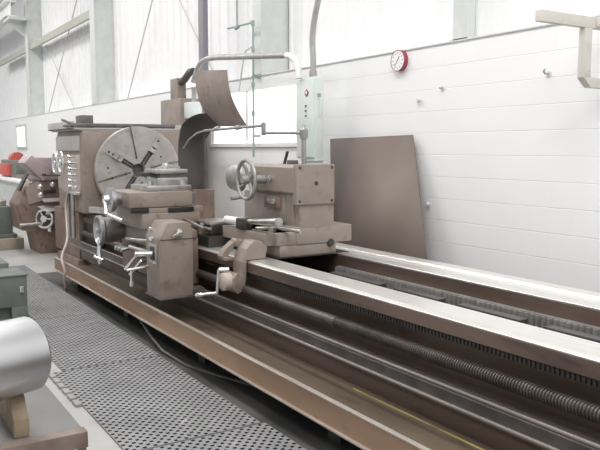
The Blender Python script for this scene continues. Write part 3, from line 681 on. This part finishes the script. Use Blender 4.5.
# ------------------------------------------------------------------ left foreground
t = thing('steel_table', 'low steel table with a rusty angle rail at the lower left corner', 'table', (-3.2, .3, 0))
b = MB(); b.box(-3.72, -2.84, -.5, .75, .418, .43, .002); b.obj('table_top', 'concrete_plate', t)
b = MB(); b.box(-2.86, -2.80, -.5, .755, .428, .436, .001); b.box(-2.812, -2.80, -.5, .755, .372, .43, .001); b.obj('rail', 'rust', t)
b = MB(); b.box(-3.74, -3.70, -.5, .755, .36, .418, .002); b.obj('rail', 'rust', t)
b = MB(); b.box(-3.70, -2.86, .715, .75, .37, .418, .002); b.obj('rail', 'rust', t)
for xx, yy in ((-2.825, .735), (-3.70, .735), (-2.825, -.47), (-3.70, -.47)):
    b = MB(); b.box(xx - .016, xx + .016, yy - .016, yy + .016, 0, .372 if xx > -3 else .36, .003); b.obj('leg', 'rust', t)
ax = Vector((-.36, .933, 0)); L_ = 1.1; c0 = Vector((-3.0, .592, .735)) - ax * L_
b = MB()
b.spin([(0, 0), (0, .14), (.01, .15), (L_ - .012, .15), (L_, .138), (L_, .10), (L_ - .01, .095), (L_ - .01, 0)], c0, ax, 64)
tag(b.obj('steel_cylinder', 'bright'), 'large bright turned steel cylinder resting on a wooden block', 'cylinder')
b = MB(); b.prism([(-2.885, .431), (-2.885, .505), (-2.93, .54), (-2.97, .583), (-3.25, .583), (-3.25, .431)], .492, .552, 'Y', .008); tag(b.obj('timber_chock', 'wood'), 'rough timber chock under the steel cylinder', 'wood block')

t = thing('machine_box', 'grey green steel box on the floor behind the steel cylinder', 'box', (-7.1, 1.05, 0))
b = MB(); b.box(-7.30, -6.86, .55, 1.34, .12, .40, .008); b.box(-7.30, -6.95, .55, 1.30, 0, .12, .004); b.box(-6.95, -6.86, 1.2, 1.34, 0, .12, .004); b.obj('body', 'greygreen', t)
b = MB(); b.box(-7.32, -6.85, .55, 1.35, .40, .415, .003); b.obj('top_plate', 'greygreen', t)
b = MB(); b.box(-7.75, -7.32, .5, 1.27, 0, .46, .01); b.obj('rear_case', 'greygreen', t)
b = MB(); b.box(-6.85, -6.835, 1.27, 1.31, .25, .31, .003); b.obj('latch', 'chrome', t)

# far casting on timber
b = MB(); b.box(-12.9, -11.75, 1.35, 2.28, 0, .17, .01); tag(b.obj('timber_block', 'wood_old'), 'heavy grey timber under the far grey green casting', 'timber')
t = thing('machine_casting', 'grey green machine casting on heavy timber at the left edge', 'casting', (-12.2, 1.8, .17))
b = MB(); b.box(-12.7, -11.9, 1.35, 2.15, .17, .66, .02); b.obj('body', 'greygreen', t)
b = MB(); b.prism([(1.35, .66), (1.95, .66), (1.70, 1.05), (1.35, 1.25)], -12.6, -12.0, 'X', .01); b.obj('gusset', 'greygreen', t)
b = MB(); b.box(-12.8, -11.85, 1.35, 2.2, .17, .23, .006); b.obj('flange', 'greygreen', t)
for k in range(4):
    b = MB(); b.spin([(0, 0), (0, .03), (.05, .03), (.05, 0)], (-11.95, 1.5 + k * .19, .23), (0, 0, 1), 6); b.obj('bolt', 'steel', t)
b = MB(); b.spin([(0, 0), (.01, 0), (.01, .05), (0, .05)], (-11.9, 1.72, .45), (1, 0, 0), 16); b.obj('port', 'black', t)
b = MB()
for k in range(3): b.box(-12.6 + k * .2, -12.5 + k * .2, 1.98 , 2.1, .66, .75, .01)
islands(b, 'lug', 'steel', t)

# brown machine beyond the headstock
t = thing('machine_tool', 'brown machine with a mauve slanted cover beyond the headstock', 'machine', (-11.6, 2.6, 0))
b = MB(); b.prism([(2.36, .0), (2.95, .0), (2.95, 1.12), (2.40, 1.10), (2.22, 1.0), (2.08, .74), (2.12, .36), (2.30, .34)], -11.75, -11.06, 'X', .015); mb = b.obj('body', 'paint_dark', t)
b = MB(); b.prism([(2.36, 1.09), (2.95, 1.11), (2.95, 1.42), (2.36, 1.425)], -11.75, -11.02, 'X', .01); b.obj('cover', 'mauve', t)
b = MB(); b.prism([(2.175, 1.35), (2.275, 1.465), (2.57, 1.24), (2.43, 1.08)], -11.5, -10.98, 'X', .008); b.obj('slanted_cover', 'mauve', t)
b = MB(); b.prism([(2.24, 1.19), (2.215, 1.20), (2.09, .95), (2.115, .94)], -11.2, -11.0, 'X', .004); b.obj('strut', 'dark', t)
b = MB(); b.box(-11.05, -11.0, 2.58, 2.72, 1.30, 1.325, .003); b.obj('cover_slot', 'black', t)
b = MB(); b.prism([(2.18, .98), (2.34, 1.08), (2.42, 1.07), (2.44, .80), (2.22, .74)], -11.06, -11.02, 'X', .006); b.obj('side_plate', 'guard', t)
b = MB(); wc = Vector((-10.95, 2.42, .53)); b.torus(wc, (.75, -.66, 0), .13, .02, 28, 8); b.spin([(-.02, 0), (-.02, .05), (.03, .05), (.05, 0)], wc, (.75, -.66, 0), 14)
for k in range(3):
    a = k * 2 * PI / 3; b.tube([wc, wc + Vector((.08 * math.cos(a), .10 * math.cos(a), .13 * math.sin(a)))], .014, 8)
b.obj('handwheel', 'chrome', t)
b = MB(); b.tube([(-11.0, 2.38, .46), (-11.0, 2.08, .45)], .025, 10); b.obj('lever', 'steel', t)
for yy, zz in ((2.40, 1.0), (2.58, 1.03), (2.40, .88), (2.50, .60), (2.52, .36)):
    b = MB(); b.spin([(0, 0), (0, .028), (.05, .035), (.07, 0)], (-11.05, yy, zz), (1, -.3, 0), 14); b.obj('knob', 'chrome', t)
b = MB(); b.obox((-10.98, 2.56, .80), (.14, .30, .02), (0, .25, .1), .003); b.obj('chute', 'paper', t)
b = MB(); b.obox((-10.95, 2.50, .685), (.24, .24, .015), (.1, .30, .5), .003); b.obj('drip_plate', 'paper', t)
b = MB(); b.box(-11.06, -11.03, 2.40, 2.62, .90, .95, .004); b.obj('slot', 'dark', t)

# far red machine and bench
t = thing('red_machine', 'small faded red machine on a pale bench far at the left edge', 'machine', (-17.5, 3.3, .9))
b = MB(); b.box(-18.3, -16.6, 3.1, 3.6, .92, 1.30, .03); b.obj('body', 'greygreen', t)
b = MB(); b.box(-18.1, -17.1, 3.0, 3.12, .95, 1.22, .03); b.obj('guard', 'redp', t)
b = MB(); b.spin([(0, 0), (0, .16), (.25, .16), (.25, 0)], (-17.6, 3.3, 1.32), (1, 0, 0), 20); b.obj('motor', 'redp', t)
b = MB(); b.box(-16.6, -15.9, 3.1, 3.5, .92, 1.0, .02); b.obj('table', 'rust', t)
t = thing('work_bench', 'long pale bench far at the left edge below the red machine', 'bench', (-17.5, 3.3, 0))
b = MB(); b.box(-19.5, -15.2, 2.9, 3.8, .86, .92, .01); b.obj('bench_top', 'white', t)
b = MB(); b.box(-19.3, -15.4, 3.0, 3.75, .35, .80, .01); b.box(-19.3, -15.4, 3.0, 3.75, .80, .86, 0); b.obj('cupboard', 'column', t)
for xx in (-19.3, -15.5):
    for yy in (3.0, 3.68):
        b = MB(); b.box(xx, xx + .08, yy, yy + .08, 0, .35, .004); b.obj('leg', 'column', t)

# ------------------------------------------------------------------ light
W = bpy.data.worlds.new('World'); S.world = W; W.use_nodes = True
bg = W.node_tree.nodes['Background']; bg.inputs['Color'].default_value = (.96, .98, 1, 1); bg.inputs['Strength'].default_value = .60
def area(name, loc, sx, sy, power, rot=(0, 0, 0)):
    l = bpy.data.lights.new(name, 'AREA'); l.shape = 'RECTANGLE'; l.size = sx; l.size_y = sy; l.energy = power; l.color = (1, .985, .96)
    o = bpy.data.objects.new(name, l); o.location = loc; o.rotation_euler = rot; COL.objects.link(o)
for i, (xx, yy) in enumerate([(-32, 0), (-26, 0), (-20, -2), (-20, 1.5), (-14, 1.5), (-15, -3), (-9, 1.5), (-4.5, 1.5), (2.5, .5), (3.5, 3), (-1, 1.5), (-10, -3), (0, -2)]):
    area('overhead_fill_light', (xx, yy, 6.9), 3.0, 1.2, 160)  # unseen overhead lamps, some added to brighten the far left and end faces

# ------------------------------------------------------------------ camera
cam = bpy.data.cameras.new('camera'); cam.sensor_width = 36; cam.sensor_fit = 'HORIZONTAL'; cam.lens = 720 / 600 * 36
cam.clip_start = .05; cam.clip_end = 200
co = bpy.data.objects.new('camera', cam); COL.objects.link(co); S.camera = co
yaw, pitch = math.radians(32.0888), math.radians(6.0649)
fwd = Vector((-math.cos(yaw) * math.cos(pitch), math.sin(yaw) * math.cos(pitch), -math.sin(pitch)))
co.location = (0, 0, 1.56); co.rotation_euler = fwd.to_track_quat('-Z', 'Y').to_euler()
S.view_settings.view_transform = 'Standard'; S.view_settings.look = 'None'; S.view_settings.gamma = 1; S.view_settings.use_curve_mapping = False
S.view_settings.exposure = 0.0
